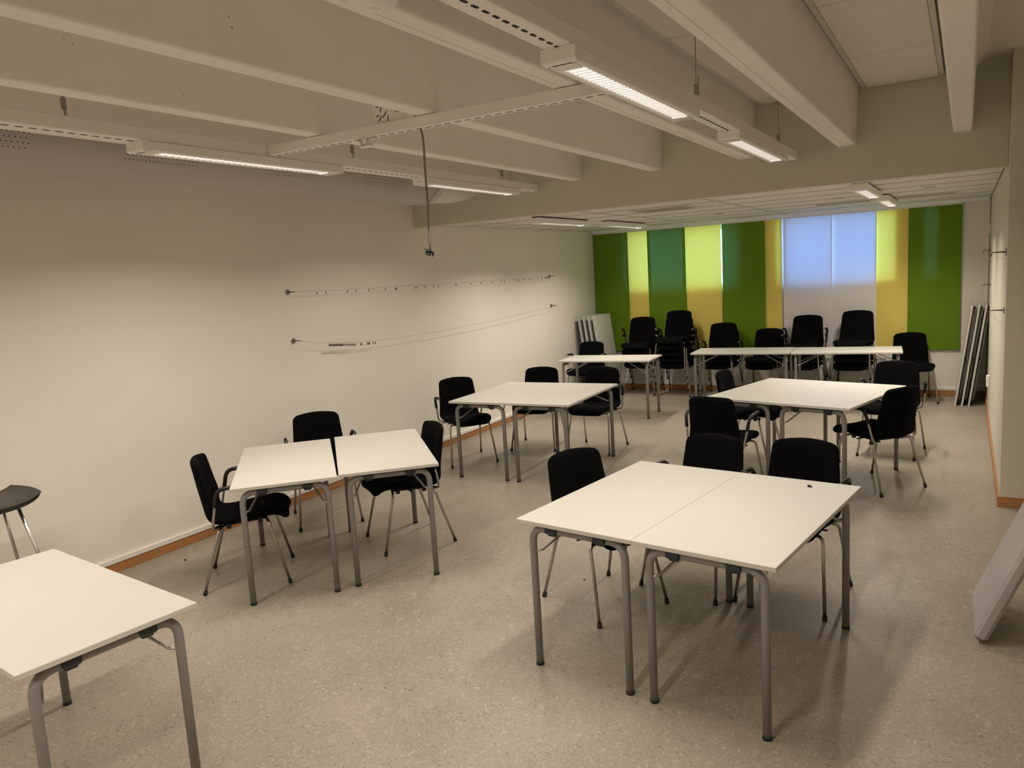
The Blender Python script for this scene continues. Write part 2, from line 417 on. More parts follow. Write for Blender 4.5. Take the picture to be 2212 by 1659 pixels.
luminaire((XBB, 3.105, ZT), 'large white lit luminaire with ribbed louvre where the cross bar meets the middle trunking', GB)
luminaire((XBB, 5.256, ZT), 'smaller-looking lit luminaire at the header end of the middle trunking', GB, power=LAMP_W*.70)
luminaire((XA, .82, ZT), 'white luminaire on the left trunking before the first one in view, outside the picture', GA)
luminaire((XBB, .90, ZT), 'white luminaire on the middle trunking before the first one in view, outside the picture', GB)
luminaire((XA, -1.43, ZT), 'white luminaire at the start of the left trunking, outside the picture', GA)
luminaire((XBB, -1.35, ZT), 'white luminaire at the start of the middle trunking, outside the picture', GB)
GL = 'luminaires on the low ceiling'
for x, y, lab in ((-3.80, 7.60, 'slim lit luminaire on the low ceiling near the left wall, beside the header'),
                  (-3.72, 9.20, 'slim lit luminaire on the low ceiling in line before the corner green curtain'),
                  (-.757, 7.49, 'lit luminaire on the low ceiling above the white curtains, end face to the viewer'),
                  (-.735, 9.20, 'small lit luminaire on the low ceiling just in front of the yellow and green curtains')):
    luminaire((x, y, ZC-.012), lab, GL, L=1.22, h=.055, power=LAMP_W*(.82 if x < -2 else 1.05), nb=26, spread=138)
    MB().box((-.05, -.57, 0), (.05, .57, .0125)).build('mounting_plate', 'slot_dark', C.objects[-1] if False else [o for o in C.objects if o.name.startswith('ceiling_luminaire')][-1])

def trunking(name, label, x, y0, y1, hangers):
    t = thing(name, label, 'lighting track', (x, y0, ZT), 0, 'lighting trunking under the beams')
    L = y1-y0; hw = .052
    m = MB(); m.box((-hw, 0, .0005), (hw, L, .062), .003); m.build('channel', 'lamp_white', t)
    m = MB(); k = 0; y = .05
    while y < L-.08:
        n = 5
        for (dy0, dy1) in ((0, .034),):
            m.prism([(-.0062, y+.006), (-.0035, y), (.0035, y), (.0062, y+.006), (.0062, y+.028), (.0035, y+.034), (-.0035, y+.034), (-.0062, y+.028)], 2, -.0006, .0012)
        y += .056
    m.build('slot_row', 'slot_dark', t, 'stuff')
    for hy in hangers:
        m = MB(); m.cyl((0, hy-y0, .062), (0, hy-y0, ZS-ZT), .0022, 6); m.cyl((.012, hy-y0, .062), (.012, hy-y0, .19), .0022, 6); hg = m.build('hanger_wire', 'wire_steel', t)
        MB().box((-.010, hy-y0-.008, .10), (.012, hy-y0+.008, .15), .002).build('grip', 'grip_grey', hg)
    return t
trunking('lighting_trunking', 'white slotted lighting trunking along the left wall, with hangers', XA, YF+.02, 6.36, (-1.6, .2, 2.06, 3.93, 5.81))
trunking('lighting_trunking', 'white slotted lighting trunking over the middle, running to the header', XBB, YF+.02, 6.36, (-1.6, .2, 2.12, 3.965, 5.93))
cb = thing('cross_bar', 'white slotted cross bar joining the two lighting trunkings', 'bar', (XA+.053, 3.19, ZT), 0)
L = XBB-XA-.106
MB().box((0, -.026, .003), (L, .026, .058), .003).build('channel', 'lamp_white', cb)
m = MB(); x = .04
while x < L-.06:
    m.box((x, -.004, .002), (x+.036, .004, .0036)); x += .058
m.build('slot_row', 'slot_dark', cb, 'stuff')
# pierced mounting plate above the cross bar
pl = thing('mounting_plate', 'white pierced mounting plate standing on the cross bar behind a beam', 'bracket', (-2.52, 3.20, 2.6305), 0)
MB().box((-.125, -.006, 0), (.105, .006, .20), .002).build('plate', 'lamp_white', pl)
m = MB()
random.seed(3)
for (u, v, a, l, wd) in ((-.08, .03, .9, .03, .006), (-.075, .075, 1.57, .03, .005), (-.05, .045, .8, .04, .005), (-.03, .025, 1.5, .03, .005), (-.06, .11, 1.4, .03, .008), (-.095, .09, .2, .02, .005), (-.095, .045, .1, .02, .005),
                         (-.02, .10, .3, .035, .004), (.02, .065, 1.5, .028, .008), (.055, .075, 1.5, .030, .009), (.035, .050, .0, .014, .007), (.03, .12, .2, .02, .005), (-.055, .15, .6, .04, .006), (.01, .155, 2.2, .04, .006), (.06, .14, 1.2, .03, .006)):
    ca, sa = math.cos(a), math.sin(a); q = []
    for (p, s) in ((-l/2, -wd/2), (l/2, -wd/2), (l/2, wd/2), (-l/2, wd/2)): q.append((u+p*ca-s*sa, v+p*sa+s*ca))
    m.prism(q, 1, -.0068, -.0055)
n = 16; q0 = [(-.028+.017*math.cos(2*PI*k/n), .095+.017*math.sin(2*PI*k/n)) for k in range(n)]; q1 = [(-.028+.013*math.cos(2*PI*k/n), .095+.013*math.sin(2*PI*k/n)) for k in range(n)]
vs_ = [(p[0], -.0066, p[1]) for p in q0+q1]; m.add(vs_, [(k, (k+1) % n, n+(k+1) % n, n+k) for k in range(n)])
m.build('piercing', 'slot_dark', pl, 'stuff')
MB().box((.107, -.03, 0), (.15, .006, .05), .003).build('foot_block', 'lamp_white', pl)
# clamp on the cross bar
cl = thing('cable_clamp', 'small white plastic clamp with curved lugs on the underside of the cross bar', 'clamp', (-2.695, 3.19, ZT+.0028), 0)
MB().cyl((0, -.012, -.030), (0, -.012, .012), .016, 16).build('stem', 'lamp_white', cl)
for s in (-1, 1):
    m = MB(); P = []
    for j in range(7):
        a = PI/2*j/6; x = s*(.022+.034*(1-math.cos(a))); z = -.040+.036*math.sin(a)
        P.append([(x, -.026, z), (x, .014, z)])
    m.grid(P); m.grid([[(p[0], p[1], p[2]-.003) for p in r] for r in P], True, True); m.build('lug', 'lamp_white', cl)
MB().box((-.040, -.026, -.044), (.040, .014, -.040), .002).build('base_plate', 'lamp_white', cl)
# hanging video cable
vc = thing('hanging_cable', 'grey video cable with dark plug hanging from the cross bar', 'cable', (-2.347, 3.19, ZT+.002), 0)
ZE = 1.975
pts = [(0, 0, 0), (.002, 0, -.012), (.009, 0, -.045), (.009, .001, -.10), (.006, .002, -.25), (.008, .002, -.36), (.004, .002, -.44), (.002, .002, -.50), (.001, .002, -.515)]
sm = []
for i in range(len(pts)-1):
    p = [Vector(pts[max(i-1, 0)]), Vector(pts[i]), Vector(pts[i+1]), Vector(pts[min(i+2, len(pts)-1)])]
    for k in range(6):
        t = k/6; sm.append(.5*((2*p[1])+(p[2]-p[0])*t+(2*p[0]-5*p[1]+4*p[2]-p[3])*t*t+(3*p[1]-p[0]-3*p[2]+p[3])*t**3))
sm.append(Vector(pts[-1]))
MB().tube(sm, .0055, 8).build('cord', 'cable_grey', vc)
MB().tube([(.001, .002, -.500), (.001, .002, -.508), (.001, .002, -.55), (.001, .002, -.562)], [.007, .012, .012, .006], 12).build('ferrite', 'plug_grey', vc)
MB().tube([(.001, .002, -.555), (.004, .0, -.60)], .005, 8).build('cord_end', 'cable_grey', vc)
MB().tube([(.004, -.004, -.590), (-.014, -.006, -.592), (-.030, -.008, -.586)], .0015, 6).build('cable_tie', 'black_plastic', vc)
pg = MB(); pg.box((-.022, -.010, -.012), (.022, .010, .012), .004)
po = pg.build('plug', 'vga_blue', vc); po.location = (.000, -.002, -.612); po.rotation_euler = (.5, .25, .35)
MB().box((-.016, -.0135, -.007), (.016, -.0095, .006), .002).build('socket_shell', 'chrome', po)
MB().box((-.012, -.0142, -.004), (.012, -.0132, .003)).build('contact_face', 'slot_dark', po)
# round detector on a beam soffit, cut by the top edge of the picture
dt = thing('smoke_detector', 'round white dome on the beam soffit at the top edge', 'detector', (-1.45, 1.79, ZB), 0)
m = MB()
m.tube([(0, 0, 0), (0, 0, -.012), (0, 0, -.03), (0, 0, -.042)], [.075, .075, .066, .03], 28); m.build('housing', 'lamp_white', dt)
MB().tube([(0, 0, -.040), (0, 0, -.047)], [.02, .014], 16).build('sensor', 'lamp_white', dt)

# ------------------------------------------------------------------ air duct along the left wall
DX, DZ, DR = -4.25, 2.745, .25
du = thing('air_duct', 'large pale grey round ventilation duct with perforated patches along the left wall', 'duct', (DX, 0, DZ), 0)
P = []
for j in range(33):
    a = 2*PI*j/32; P.append([(DR*math.cos(a), y, DR*math.sin(a)) for y in (YF+.02, 0, 2, 4, 5.70)])
m = MB(); m.grid(P); m.build('duct_body', 'duct_grey', du)
m = MB(); m.tube([(0, 5.66, 0), (0, 5.70, 0), (0, 5.72, 0)], [DR+.004, DR+.004, DR-.01], 32); m.build('end_ring', 'duct_grey', du)
m = MB()
for (y0, y1, a0, rows) in ((1.72, 2.235, -36, 5), (2.72, 3.21, -36, 5), (3.72, 4.21, -36, 5), (4.72, 5.23, -37, 6)):
    for r in range(rows):
        a = math.radians(a0 + r*6)
        n = int((y1-y0)/.026)
        for k in range(n):
            y = y0+.026*k + (.013 if r % 2 else 0)
            c_ = Vector((math.cos(a), 0, math.sin(a))); tv = Vector((-math.sin(a), 0, math.cos(a))); ctr = c_*(DR+.0006)+Vector((0, y, 0))
            m.add([ctr + tv*.0036*math.cos(q)+Vector((0, .0036*math.sin(q), 0)) for q in [2*PI*i/6 for i in range(6)]], [tuple(range(6))])
m.build('perforation', 'slot_dark', du, 'stuff')
hs = thing('flexible_hose', 'white ribbed flexible hose from the duct end into the header', 'hose', (DX, 5.70, DZ), 0)
pts = []; rad = []
for k in range(43):
    t = k/42; pts.append((.02*t, .0+.735*t, -.015-.02*math.sin(t*PI)+.02*t)); rad.append(.205-.045*t + (.0045 if k % 2 else -.0045))
MB().tube(pts, rad, 32).build('ribbed_tube', 'hose', hs)
m = MB(); m.tube([(0, .05, -.016), (0, .075, -.016)], .214, 32); m.tube([(0, .10, -.018), (0, .115, -.018)], .211, 32); m.build('clamp_ring', 'hose', hs)

# ------------------------------------------------------------------ vents in the low ceiling
vg = thing('air_grille', 'square perforated supply grille in the low ceiling near the header', 'vent', (-2.655, 7.66, ZC), 0)
MB().box((-.31, -.255, -.010), (.31, .255, 0), .003).build('frame', 'low_tile', vg)
MB().box((-.29, -.235, -.0115), (.29, .235, -.0095)).build('perforated_face', 'tile_frame', vg)
m = MB()
for i in range(38):
    for j in range(30):
        x, y = -.28+.0150*i, -.226+.0152*j
        m.add([(x, y, -.012), (x+.007, y, -.012), (x+.007, y+.007, -.012), (x, y+.007, -.012)], [(0, 1, 2, 3)])
m.build('perforation', 'slot_dark', vg, 'stuff')
for (x, y, lab) in ((-1.17, 9.45, 'slot diffuser in the low ceiling above the white curtains'), (-.365, 9.46, 'slot diffuser in the low ceiling near the right wall above the green curtain')):
    v = thing('slot_diffuser', lab, 'vent', (x, y, ZC), 0, 'slot diffusers in the low ceiling')
    MB().box((-.29, -.29, -.014), (.29, .29, 0), .004).build('frame', 'low_tile', v)
    MB().box((-.27, -.27, -.018), (.27, -.255, -.0135)).build('slot', 'slot_dark', v)
    MB().box((-.27, -.235, -.022), (.24, .10, -.0145), .003).build('blade', 'tile_frame', v)
    MB().box((-.12, -.02, -.026), (.10, .02, -.0225)).build('nozzle', 'low_tile', v)
for k, (x, y) in enumerate(((-2.56, 9.30), (-1.14, 8.55), (-.31, 8.25))):
    tag(MB().box((x-.05, y-.012, ZC-.003), (x+.05, y+.012, ZC+.002)).build('ceiling_slot', 'slot_dark'),
        ('small dark slot in the low ceiling above the ochre curtain', 'small dark slot in the low ceiling above the white curtains', 'small dark slot in the low ceiling near the right wall')[k], 'slot', 'small slots in the low ceiling')

# ------------------------------------------------------------------ folding tables
TL, TW, TH = 1.180, .600, .720
LX, LY = TL/2-.047, TW/2-.058
def table_parts():
    P = {}
    P['tabletop'] = MB().box((-TL/2, -TW/2, TH-.020), (TL/2, TW/2, TH), .0018).mesh('tabletop', 'laminate')
    P['underside'] = MB().box((-TL/2+.012, -TW/2+.012, TH-.0225), (TL/2-.012, TW/2-.012, TH-.0202)).mesh('underside', 'laminate_edge')
    R = .0175; zc = TH-.022-R-.004
    for s in (-1, 1):
        pts = fillet([(s*LX, -LY, .012), (s*LX, -LY, zc), (s*LX, LY, zc), (s*LX, LY, .012)], .075, 7)
        P['leg_frame%d' % s] = MB().tube(pts, R, 14).mesh('leg_frame', 'silver_paint')
        for q in (-1, 1):
            P['cap%d%d' % (s, q)] = MB().tube([(s*LX, q*LY, 0), (s*LX, q*LY, .014)], R+.0015, 14).mesh('foot_cap', 'black_rubber')
            yc = q*(LY-.115)
            m = MB(); m.box((s*LX-.030, yc-.030, zc-.012), (s*LX+.024, yc+.030, TH-.0226), .005); m.box((s*LX-.016, yc-.022, zc-.026), (s*LX+.016, yc+.022, zc-.010), .005)
            P['clip%d%d' % (s, q)] = m.mesh('hinge_clip', 'clip_plastic')
            pts = fillet([(s*LX, q*(LY-.012), .560), (s*(LX-.03), q*(LY-.03), .562), (s*(LX-.285), q*(LY-.130), TH-.030), (s*(LX-.33), q*(LY-.140), TH-.030)], .02, 4)
            P['strut%d%d' % (s, q)] = MB().tube(pts, .0058, 8).mesh('strut', 'strut_steel')
    return P
TP = table_parts()
def table(x, y, a, label, group):
    t = thing('folding_table', label, 'table', (x, y, 0), a, group)
    tp = link('tabletop', TP['tabletop'], t); link('underside_panel', TP['underside'], t)
    for s in (-1, 1):
        lf = link('leg_frame', TP['leg_frame%d' % s], t)
        for q in (-1, 1):
            link('foot_cap', TP['cap%d%d' % (s, q)], lf, label='black foot cap'); link('hinge_clip', TP['clip%d%d' % (s, q)], t, label='black plastic hinge clip'); link('strut', TP['strut%d%d' % (s, q)], t)
    return t
GT = 'white folding tables standing in the room'
for x, y, a, lab in (
    (-1.3870, 3.4525, 1.4360, 'white folding table of the large front pair, half beside the lone armless chair'),
    (-.7915, 3.3699, 1.4360, 'white folding table of the large front pair, half with a small black bit on top'),
    (-3.7928, 3.4152, 2.3687, 'white folding table of the left wall pair, half beside the side-on armchair'),
    (-3.3795, 3.8802, 2.3485, 'white folding table of the left wall pair, half away from the side-on armchair'),
    (-3.7790, 6.2260, 1.6106, 'white folding table of the middle pair, half nearer the left wall'),
    (-3.1780, 6.2500, 1.6106, 'white folding table of the middle pair, half away from the left wall'),
    (-1.4335, 6.7420, 1.3173, 'white folding table of the bluish-lit pair on the right, half beside two left-hand chairs'),
    (-.8512, 6.5895, 1.3173, 'white folding table of the bluish-lit pair on the right, half nearer the right wall'),
    (-3.0081, 1.4337, 3.0312, 'single white folding table in the near left corner beside the bar stool'),
    (-3.8511, 8.8728, .0811, 'single white folding table lengthwise before the leaning tabletops in the far left corner'),
    (-2.3933, 9.6762, .0688, 'white folding table of the end-to-end row before the chair stacks, left half'),
    (-1.2024, 9.7372, .0847, 'white folding table of the end-to-end row before the chair stacks, right half')):
    table(x, y, a, lab, GT)
# folded ones leaning on the side walls
def folded_parts():
    P = {}
    P['tabletop'] = MB().box((-TW/2, -.020, 0), (TW/2, 0, TL), .0018).mesh('tabletop', 'laminate')       # face towards +y, underside towards -y
    P['under'] = MB().box((-TW/2+.012, -.0222, .012), (TW/2-.012, -.0202, TL-.012)).mesh('underside', 'underside')
    for k, (z0, z1, dy) in enumerate(((TL-.06, TL-.60, .0), (.06, .56, .0))):
        hw = LY-(.0 if k == 0 else .030); r = .0150; y = -.0222-r-.001
        P['leg%d' % k] = MB().tube(fillet([(-hw, y, z1), (-hw, y, z0), (hw, y, z0), (hw, y, z1)], .07, 6), r, 12).mesh('leg_frame', 'silver_paint')
        m = MB()
        for q in (-1, 1): m.box((q*(hw-.11)-.03, y-.012, z0-.025), (q*(hw-.11)+.03, -.0225, z0+.025), .004)
        P['clip%d' % k] = m.mesh('hinge_clip', 'clip_plastic')
    return P
FP = folded_parts()
def folded(x, y, rz, tilt, label, group):
    t = thing('folded_table', label, 'table', (x, y, .001), 0, group)
    t.rotation_mode = 'XYZ'; t.rotation_euler = (tilt, 0, rz)
    link('tabletop', FP['tabletop'], t); link('underside_panel', FP['under'], t, label='dark underside')
    for k in (0, 1): link('leg_frame', FP['leg%d' % k], t); link('hinge_clip', FP['clip%d' % k], t)
    return t
# local +y (white face) -> +x : rz=-90deg ; leaning back (towards -local y) needs positive x-rotation
tl = math.radians(7.4)
GF = 'folded tables leaning in the far left corner'
for k, lab in enumerate(('folded table leaning in the far left corner, outermost with its whole white face showing', 'folded table leaning in the far left corner, second behind the outermost white face',
                         'folded table leaning in the far left corner, third behind the outermost white face', 'folded table leaning in the far left corner, innermost against the left wall')):
    folded(-4.440-.0775*k, 10.35, -PI/2, tl, lab, GF)
GF = 'folded tables leaning on the right wall'
for k, lab in enumerate(('folded table leaning on the right wall, outermost edge beside the green curtain', 'folded table leaning on the right wall, middle one of the three', 'folded table leaning on the right wall, innermost against the wall')):
    folded(-.094+.069*k, 10.50, PI/2, tl, lab, GF)

# ------------------------------------------------------------------ chairs
def catmull(P, n):
    out = []
    for i in range(len(P)-1):
        p = [Vector(P[max(i-1, 0)]), Vector(P[i]), Vector(P[i+1]), Vector(P[min(i+2, len(P)-1)])]
        for k in range(n):
            t = k/n; out.append(.5*((2*p[1])+(p[2]-p[0])*t+(2*p[0]-5*p[1]+4*p[2]-p[3])*t*t+(3*p[1]-p[0]-3*p[2]+p[3])*t**3))
    out.append(Vector(P[-1])); return out
PROF = [(-.268, .822, 0), (-.257, .760, 0), (-.241, .640, 0), (-.222, .530, 0), (-.203, .465, 0), (-.172, .432, 0), (-.120, .420, 0), (-.03, .424, 0), (.07, .436, 0), (.150, .446, 0), (.205, .444, 0), (.240, .426, 0), (.254, .392, 0)]
def shell(i0, i1, end_first, end_last):
    cv = catmull(PROF, 7); seg = cv[i0*7:i1*7+1]; full = cv
    S = [0.]
    for k in range(1, len(seg)): S.append(S[-1]+(seg[k]-seg[k-1]).length)
    tot = S[-1]
    # refine towards the free ends
    us = [math.sin(PI/2*(k/9)) for k in range(-9, 10)]
    rows = []
    ns = 30
    ds = []
    for k in range(ns+1):
        t = k/ns
        if end_first and not end_last: t = 1-math.cos(PI/2*t)
        if end_last and not end_first: t = math.sin(PI/2*t)
        ds.append(t*tot)
    F_, B_ = [], []
    for d in ds:
        k = max(j for j in range(len(S)) if S[j] <= d+1e-9); k = min(k, len(S)-2)
        t = (d-S[k])/(S[k+1]-S[k]); c = seg[k].lerp(seg[k+1], t); tg = (seg[k+1]-seg[k]).normalized()
        nrm = Vector((-tg.y, tg.x, 0))            # in (f,z) plane, pointing to the sitter
        if nrm.x < 0 and abs(nrm.x) > .5: nrm = -nrm
        if nrm.y < 0 and abs(nrm.y) > .5: nrm = -nrm
        z = c.y; f = c.x
        if z > .45 and f < -.15: w0 = .208 - (z-.45)*.075
        else: w0 = .208
        de = 9
        if end_first: de = d
        if end_last: de = tot-d
        Rr = .052 if end_first else .085
        wd = w0
        if de < Rr: wd = w0 - Rr + math.sqrt(max(0, Rr*Rr-(Rr-de)**2))
        back = max(0., min(1., (z-.43)/.12)) if f < -.1 else 0.
        topness = max(0., (z-.5)/.33) if f < -.1 else 0
        rf, rb = [], []
        for u in us:
            cup = (.055-.022*topness)*back + .016*(1-back)
            th = (.046+.014*max(0., min(1., (f+.1)/.2)))*(max(0, 1-abs(u)**7))**.5
            if de < .03: th *= math.sqrt(max(0, 1-(1-de/.03)**2))
            ff = f + nrm.x*cup*u*u; zz = z + nrm.y*cup*u*u
            if end_first: zz -= .016*u*u*max(0, 1-de/.25)
            rf.append((u*wd, ff+nrm.x*th*.5, zz+nrm.y*th*.5)); rb.append((u*wd, ff-nrm.x*th*.5, zz-nrm.y*th*.5))
        F_.append(rf); B_.append(rb)
    m = MB(); m.grid(F_); m.grid(B_, True, True); return m
def chair_parts():
    P = {}
    P['backrest'] = shell(0, 5, True, False).mesh('backrest', 'fabric')
    P['seat'] = shell(4, 12, False, True).mesh('seat', 'fabric')
    r = .0092
    for s in (-1, 1):
        P['lf%d' % s] = MB().tube(fillet([(s*.10, .135, .404), (s*.200, .155, .404), (s*.235, .25, .010)], .035, 6), r, 10).mesh('leg', 'chrome')
        P['lr%d' % s] = MB().tube(fillet([(s*.10, -.115, .386), (s*.203, -.138, .388), (s*.235, -.255, .010)], .035, 6), r, 10).mesh('leg', 'chrome')
        P['cf%d' % s] = MB().tube([(s*.2330, .247, .024), (s*.2352, .2505, 0)], .0128, 12).mesh('foot_cap', 'black_rubber')
        P['cr%d' % s] = MB().tube([(s*.2330, -.250, .024), (s*.2352, -.2555, 0)], .0128, 12).mesh('foot_cap', 'black_rubber')
        pts = fillet([(s*.12, -.135, .392), (s*.225, -.172, .398), (s*.262, -.116, .657), (s*.262, .052, .664)], [.045, .06], 8)
        P['arm%d' % s] = MB().tube(pts, .0088, 10).mesh('armrest', 'chrome')
        k = len(pts)-1; pp = pts[9:]
        # pad starts part-way up the riser
        a, b = pts[9], pts[10]
        st = Vector(pts[9]).lerp(Vector(pts[10]), .62)
        P['pad%d' % s] = MB().tube([st]+[Vector(p) for p in pts[10:-1]]+[Vector((s*.262, .050, .664))], .0132, 12).mesh('arm_pad', 'black_plastic')
    m = MB()
    for s in (-1, 1): m.tube([(s*.10, .14, .404), (s*.10, -.12, .386)], .0085, 8)
    m.tube([(-.185, .02, .397), (.185, .02, .397)], .006, 8)
    for s in (-1, 1): m.box((s*.13-.012, .09, .385), (s*.13+.012, .115, .418)); m.box((s*.13-.012, -.10, .372), (s*.13+.012, -.075, .404))
    P['seat_frame'] = m.mesh('seat_frame', 'black_plastic')
    return P
CP = chair_parts()
def chair(x, y, rz, label, group, arms=True, z=0.):
    t = thing('stacking_chair', label, 'chair', (x, y, z), rz, group)
    link('seat', CP['seat'], t); link('backrest', CP['backrest'], t); link('seat_frame', CP['seat_frame'], t)
    for s in (-1, 1):
        l = link('leg', CP['lf%d' % s], t); link('foot_cap', CP['cf%d' % s], l, label='black foot cap')
        l = link('leg', CP['lr%d' % s], t); link('foot_cap', CP['cr%d' % s], l, label='black foot cap')
        if arms:
            a = link('armrest', CP['arm%d' % s], t); link('arm_pad', CP['pad%d' % s], a, label='black arm pad')
    return t
GC = 'black chairs at the tables'
for x, y, rz, arms, lab in (
    (-3.960, 3.184, -.791, True, 'black armchair seen side-on at the left end of the table pair by the left wall'),
    (-4.351, 4.290, -2.255, True, 'black armchair between the left wall and the split table pair, facing the viewer'),
    (-3.397, 4.128, 2.554, True, 'black armchair at the far right end of the split table pair by the left wall'),
    (-4.320, 6.251, -2.242, True, 'black armchair at the wall side of the middle table pair'),
    (-3.898, 7.015, -2.924, False, 'black chair behind the middle table pair, its back just above the tabletop'),
    (-3.247, 7.064, 3.166, True, 'black armchair on the window side of the middle table pair, before the single far table'),
    (-1.637, 5.958, -.129, True, 'black armchair with its back to the viewer at the bluish-lit table pair'),
    (-1.714, 7.108, -1.66, True, 'black chair turned sideways at the far left corner of the bluish-lit table pair'),
    (-.565, 7.675, 3.019, True, 'black armchair beyond the bluish-lit table pair, behind the turned armchair'),
    (-.586, 6.540, .941, True, 'black armchair turned away at the right end of the bluish-lit table pair'),
    (-1.706, 3.719, -2.051, False, 'black armless chair alone at the left side of the large front table pair'),
    (-1.311, 4.181, 2.939, True, 'black armchair behind the large front table pair, in front of the seam'),
    (-.786, 4.195, 3.023, True, 'black armchair behind the large front table pair, beside the small black bit'),
    (-4.568, 9.691, 3.150, True, 'black armchair behind the single far table, before the leaning tabletops'),
    (-.544, 10.48, -2.923, False, 'single unstacked black armless chair in front of the last green curtain')):
    chair(x, y, rz, lab, GC, arms)
ORD = {2: ('top', 'bottom'), 3: ('top', 'middle', 'bottom'), 4: ('top', 'second', 'third', 'bottom'), 5: ('top', 'second', 'middle', 'fourth', 'bottom')}
# (x, yaw, number, step up, which of them (from the bottom) have arms, where)
for x, rz, n, st, arms, where in (
    (-4.045, PI+.06, 4, .094, (2, 3), 'before the narrow bright yellow curtain'),
    (-3.500, PI-.02, 5, .091, (0, 1, 2, 3), 'before the wide bright yellow curtain'),
    (-2.890, PI-.03, 3, .085, (0, 1), 'before the green curtain in the middle'),
    (-2.300, PI-.06, 2, .080, (), 'before the dull ochre curtain'),
    (-1.810, PI-.04, 4, .084, (2, 3), 'before the white curtain beside ochre'),
    (-1.215, PI-.06, 4, .099, (), 'before the white curtain beside yellow')):
    for k in range(n):
        dx = .006*(k % 2) - .004*k*(1 if x < -2 else -1)
        chair(x+dx, 10.50-.030*k, rz+.015*math.sin(k*2+x), '%s black chair in the stack of %d %s' % (ORD[n][n-1-k], n, where), 'stacked black chairs by the windows', k in arms, k*st)

# ------------------------------------------------------------------ bar stool at the left edge
bs = thing('bar_stool', 'black moulded bar stool with thin chrome legs by the left wall', 'stool', (-4.495, 1.965, 0), PI/2)
F_, B_ = [], []
for i in range(19):
    v = math.sin(PI/2*(-1+i/9)); rf, rb = [], []
    for j in range(23):
        u = math.sin(PI/2*(-1+j/11))
        x, y = u*math.sqrt(1-v*v*.16)*.222, v*math.sqrt(1-u*u*.14)*.172
        z = .786 + .034*abs(u)**3 - .010*(v < 0)*v*v
        ed = max(abs(u), abs(v)); th = .032*(max(0, 1-ed**10))**.5 + .002
        rf.append((x, y, z)); rb.append((x*.975, y*.975, z-th-.010*(1-ed**4)))
    F_.append(rf); B_.append(rb)
m = MB(); m.grid(F_); m.grid(B_, True, True)
for A, Bq in (([F_[0], B_[0]]), ([F_[-1], B_[-1]]), ([[r[0] for r in F_], [r[0] for r in B_]]), ([[r[-1] for r in F_], [r[-1] for r in B_]])): m.grid([A, Bq])
m.build('seat', 'stool_plastic', bs)
for sx in (-1, 1):
    for sy in (-1, 1):
        l = MB().tube([(sx*.105, sy*.085, .755), (sx*.235, sy*.19, .012)], .0095, 10).build('leg', 'chrome', bs)
        MB().tube([(sx*.2345, sy*.1895, .020), (sx*.2355, sy*.1905, 0)], .012, 10).build('foot_cap', 'black_rubber', l)
m = MB(); z = .28; q = .105+.13*(.755-z)/.743; p = .085+.105*(.755-z)/.743
for a, b in (((-q, -p), (q, -p)), ((q, -p), (q, p)), ((q, p), (-q, p)), ((-q, p), (-q, -p))): m.cyl((*a, z), (*b, z), .007, 8)
m.build('footrest', 'chrome', bs)
MB().box((-.115, -.095, .742), (.115, .095, .754), .004).build('seat_frame', 'dark_steel', bs)

# ------------------------------------------------------------------ leaning grey padded board at the right edge
gb = thing('acoustic_board', 'grey felt-covered padded board leaning at the right edge', 'board', (.085, 4.20, .0), 0)
lean = math.radians(22)
HB, TB, WB = 1.75, .060, .54
m = MB(); m.box((-TB/2, -WB/2, .004), (TB/2, WB/2, HB), .016)
bo = m.build('padding', 'felt_grey', gb); bo.rotation_euler = (0, lean, 0); bo.location = (0, 0, .018)
m = MB()
for s in (-1, 1): m.box((-.012, s*(WB/2-.09)-.03, -.012), (.012, s*(WB/2-.09)+.03, .006), .002)
bo = m.build('rubber_foot', 'black_rubber', gb); bo.rotation_euler = (0, lean, 0); bo.location = (0, 0, .018)

# ------------------------------------------------------------------ picture wires on the walls
def wire(x, side, ends, sag, label, group, rodlen=.085):
    """ends = ((y,z),(y,z)); x = wall plane; side = +1 when the rods point to +x"""
    t = thing('picture_wire', label, 'wire', (x, 0, 0), 0, group)
    for (y, z) in ends:
        mt = MB().cyl((side*.001, y, z), (side*.007, y, z), .024, 20).build('wall_disc', 'disc_steel', t)
        MB().tube([(side*.007, y, z), (side*.05, y, z), (side*rodlen, y, z)], [.0055, .0042, .0036], 10).build('rod', 'dark_steel', mt)
    xw = side*(rodlen-.004)
    MB().tube([(xw, y, z) for y, z in sag], .0012, 6).build('cord', 'wire_steel', t)
    return t
U = [(4.632, 1.797), (5.2, 1.787), (6.286, 1.778), (7.7, 1.775), (9.37, 1.780)]
def interp(P, y):
    for a, b in zip(P, P[1:]):
        if a[0] <= y <= b[0]: return a[1]+(b[1]-a[1])*(y-a[0])/(b[0]-a[0])
    return P[-1][1] if y > P[-1][0] else P[0][1]
wire(XL, 1, ((4.632, 1.797), (9.372, 1.778)), U, 'taut upper picture wire with spaced clips on the left wall', 'picture wires')
Lw = [(4.640, 1.383), (4.80, 1.352), (4.982, 1.331), (5.24, 1.306), (5.42, 1.292), (5.618, 1.284), (6.0, 1.279), (6.492, 1.277), (7.0, 1.284), (7.566, 1.296), (8.4, 1.328), (9.372, 1.374)]
wire(XL, 1, ((4.640, 1.385), (9.382, 1.377)), Lw, 'slack lower picture wire sagging under bunched clips on the left wall', 'picture wires')
wire(XR, -1, ((6.300, 1.783), (10.35, 1.780)), [(6.3, 1.783), (8.3, 1.772), (10.35, 1.780)], 'upper picture wire on the right wall near the leaning tabletops', 'picture wires')
wire(XR, -1, ((6.365, 1.380), (10.16, 1.400)), [(6.365, 1.380), (7.2, 1.31), (8.3, 1.27), (9.3, 1.31), (10.16, 1.400)], 'lower picture wire on the right wall above the leaning tabletops', 'picture wires')
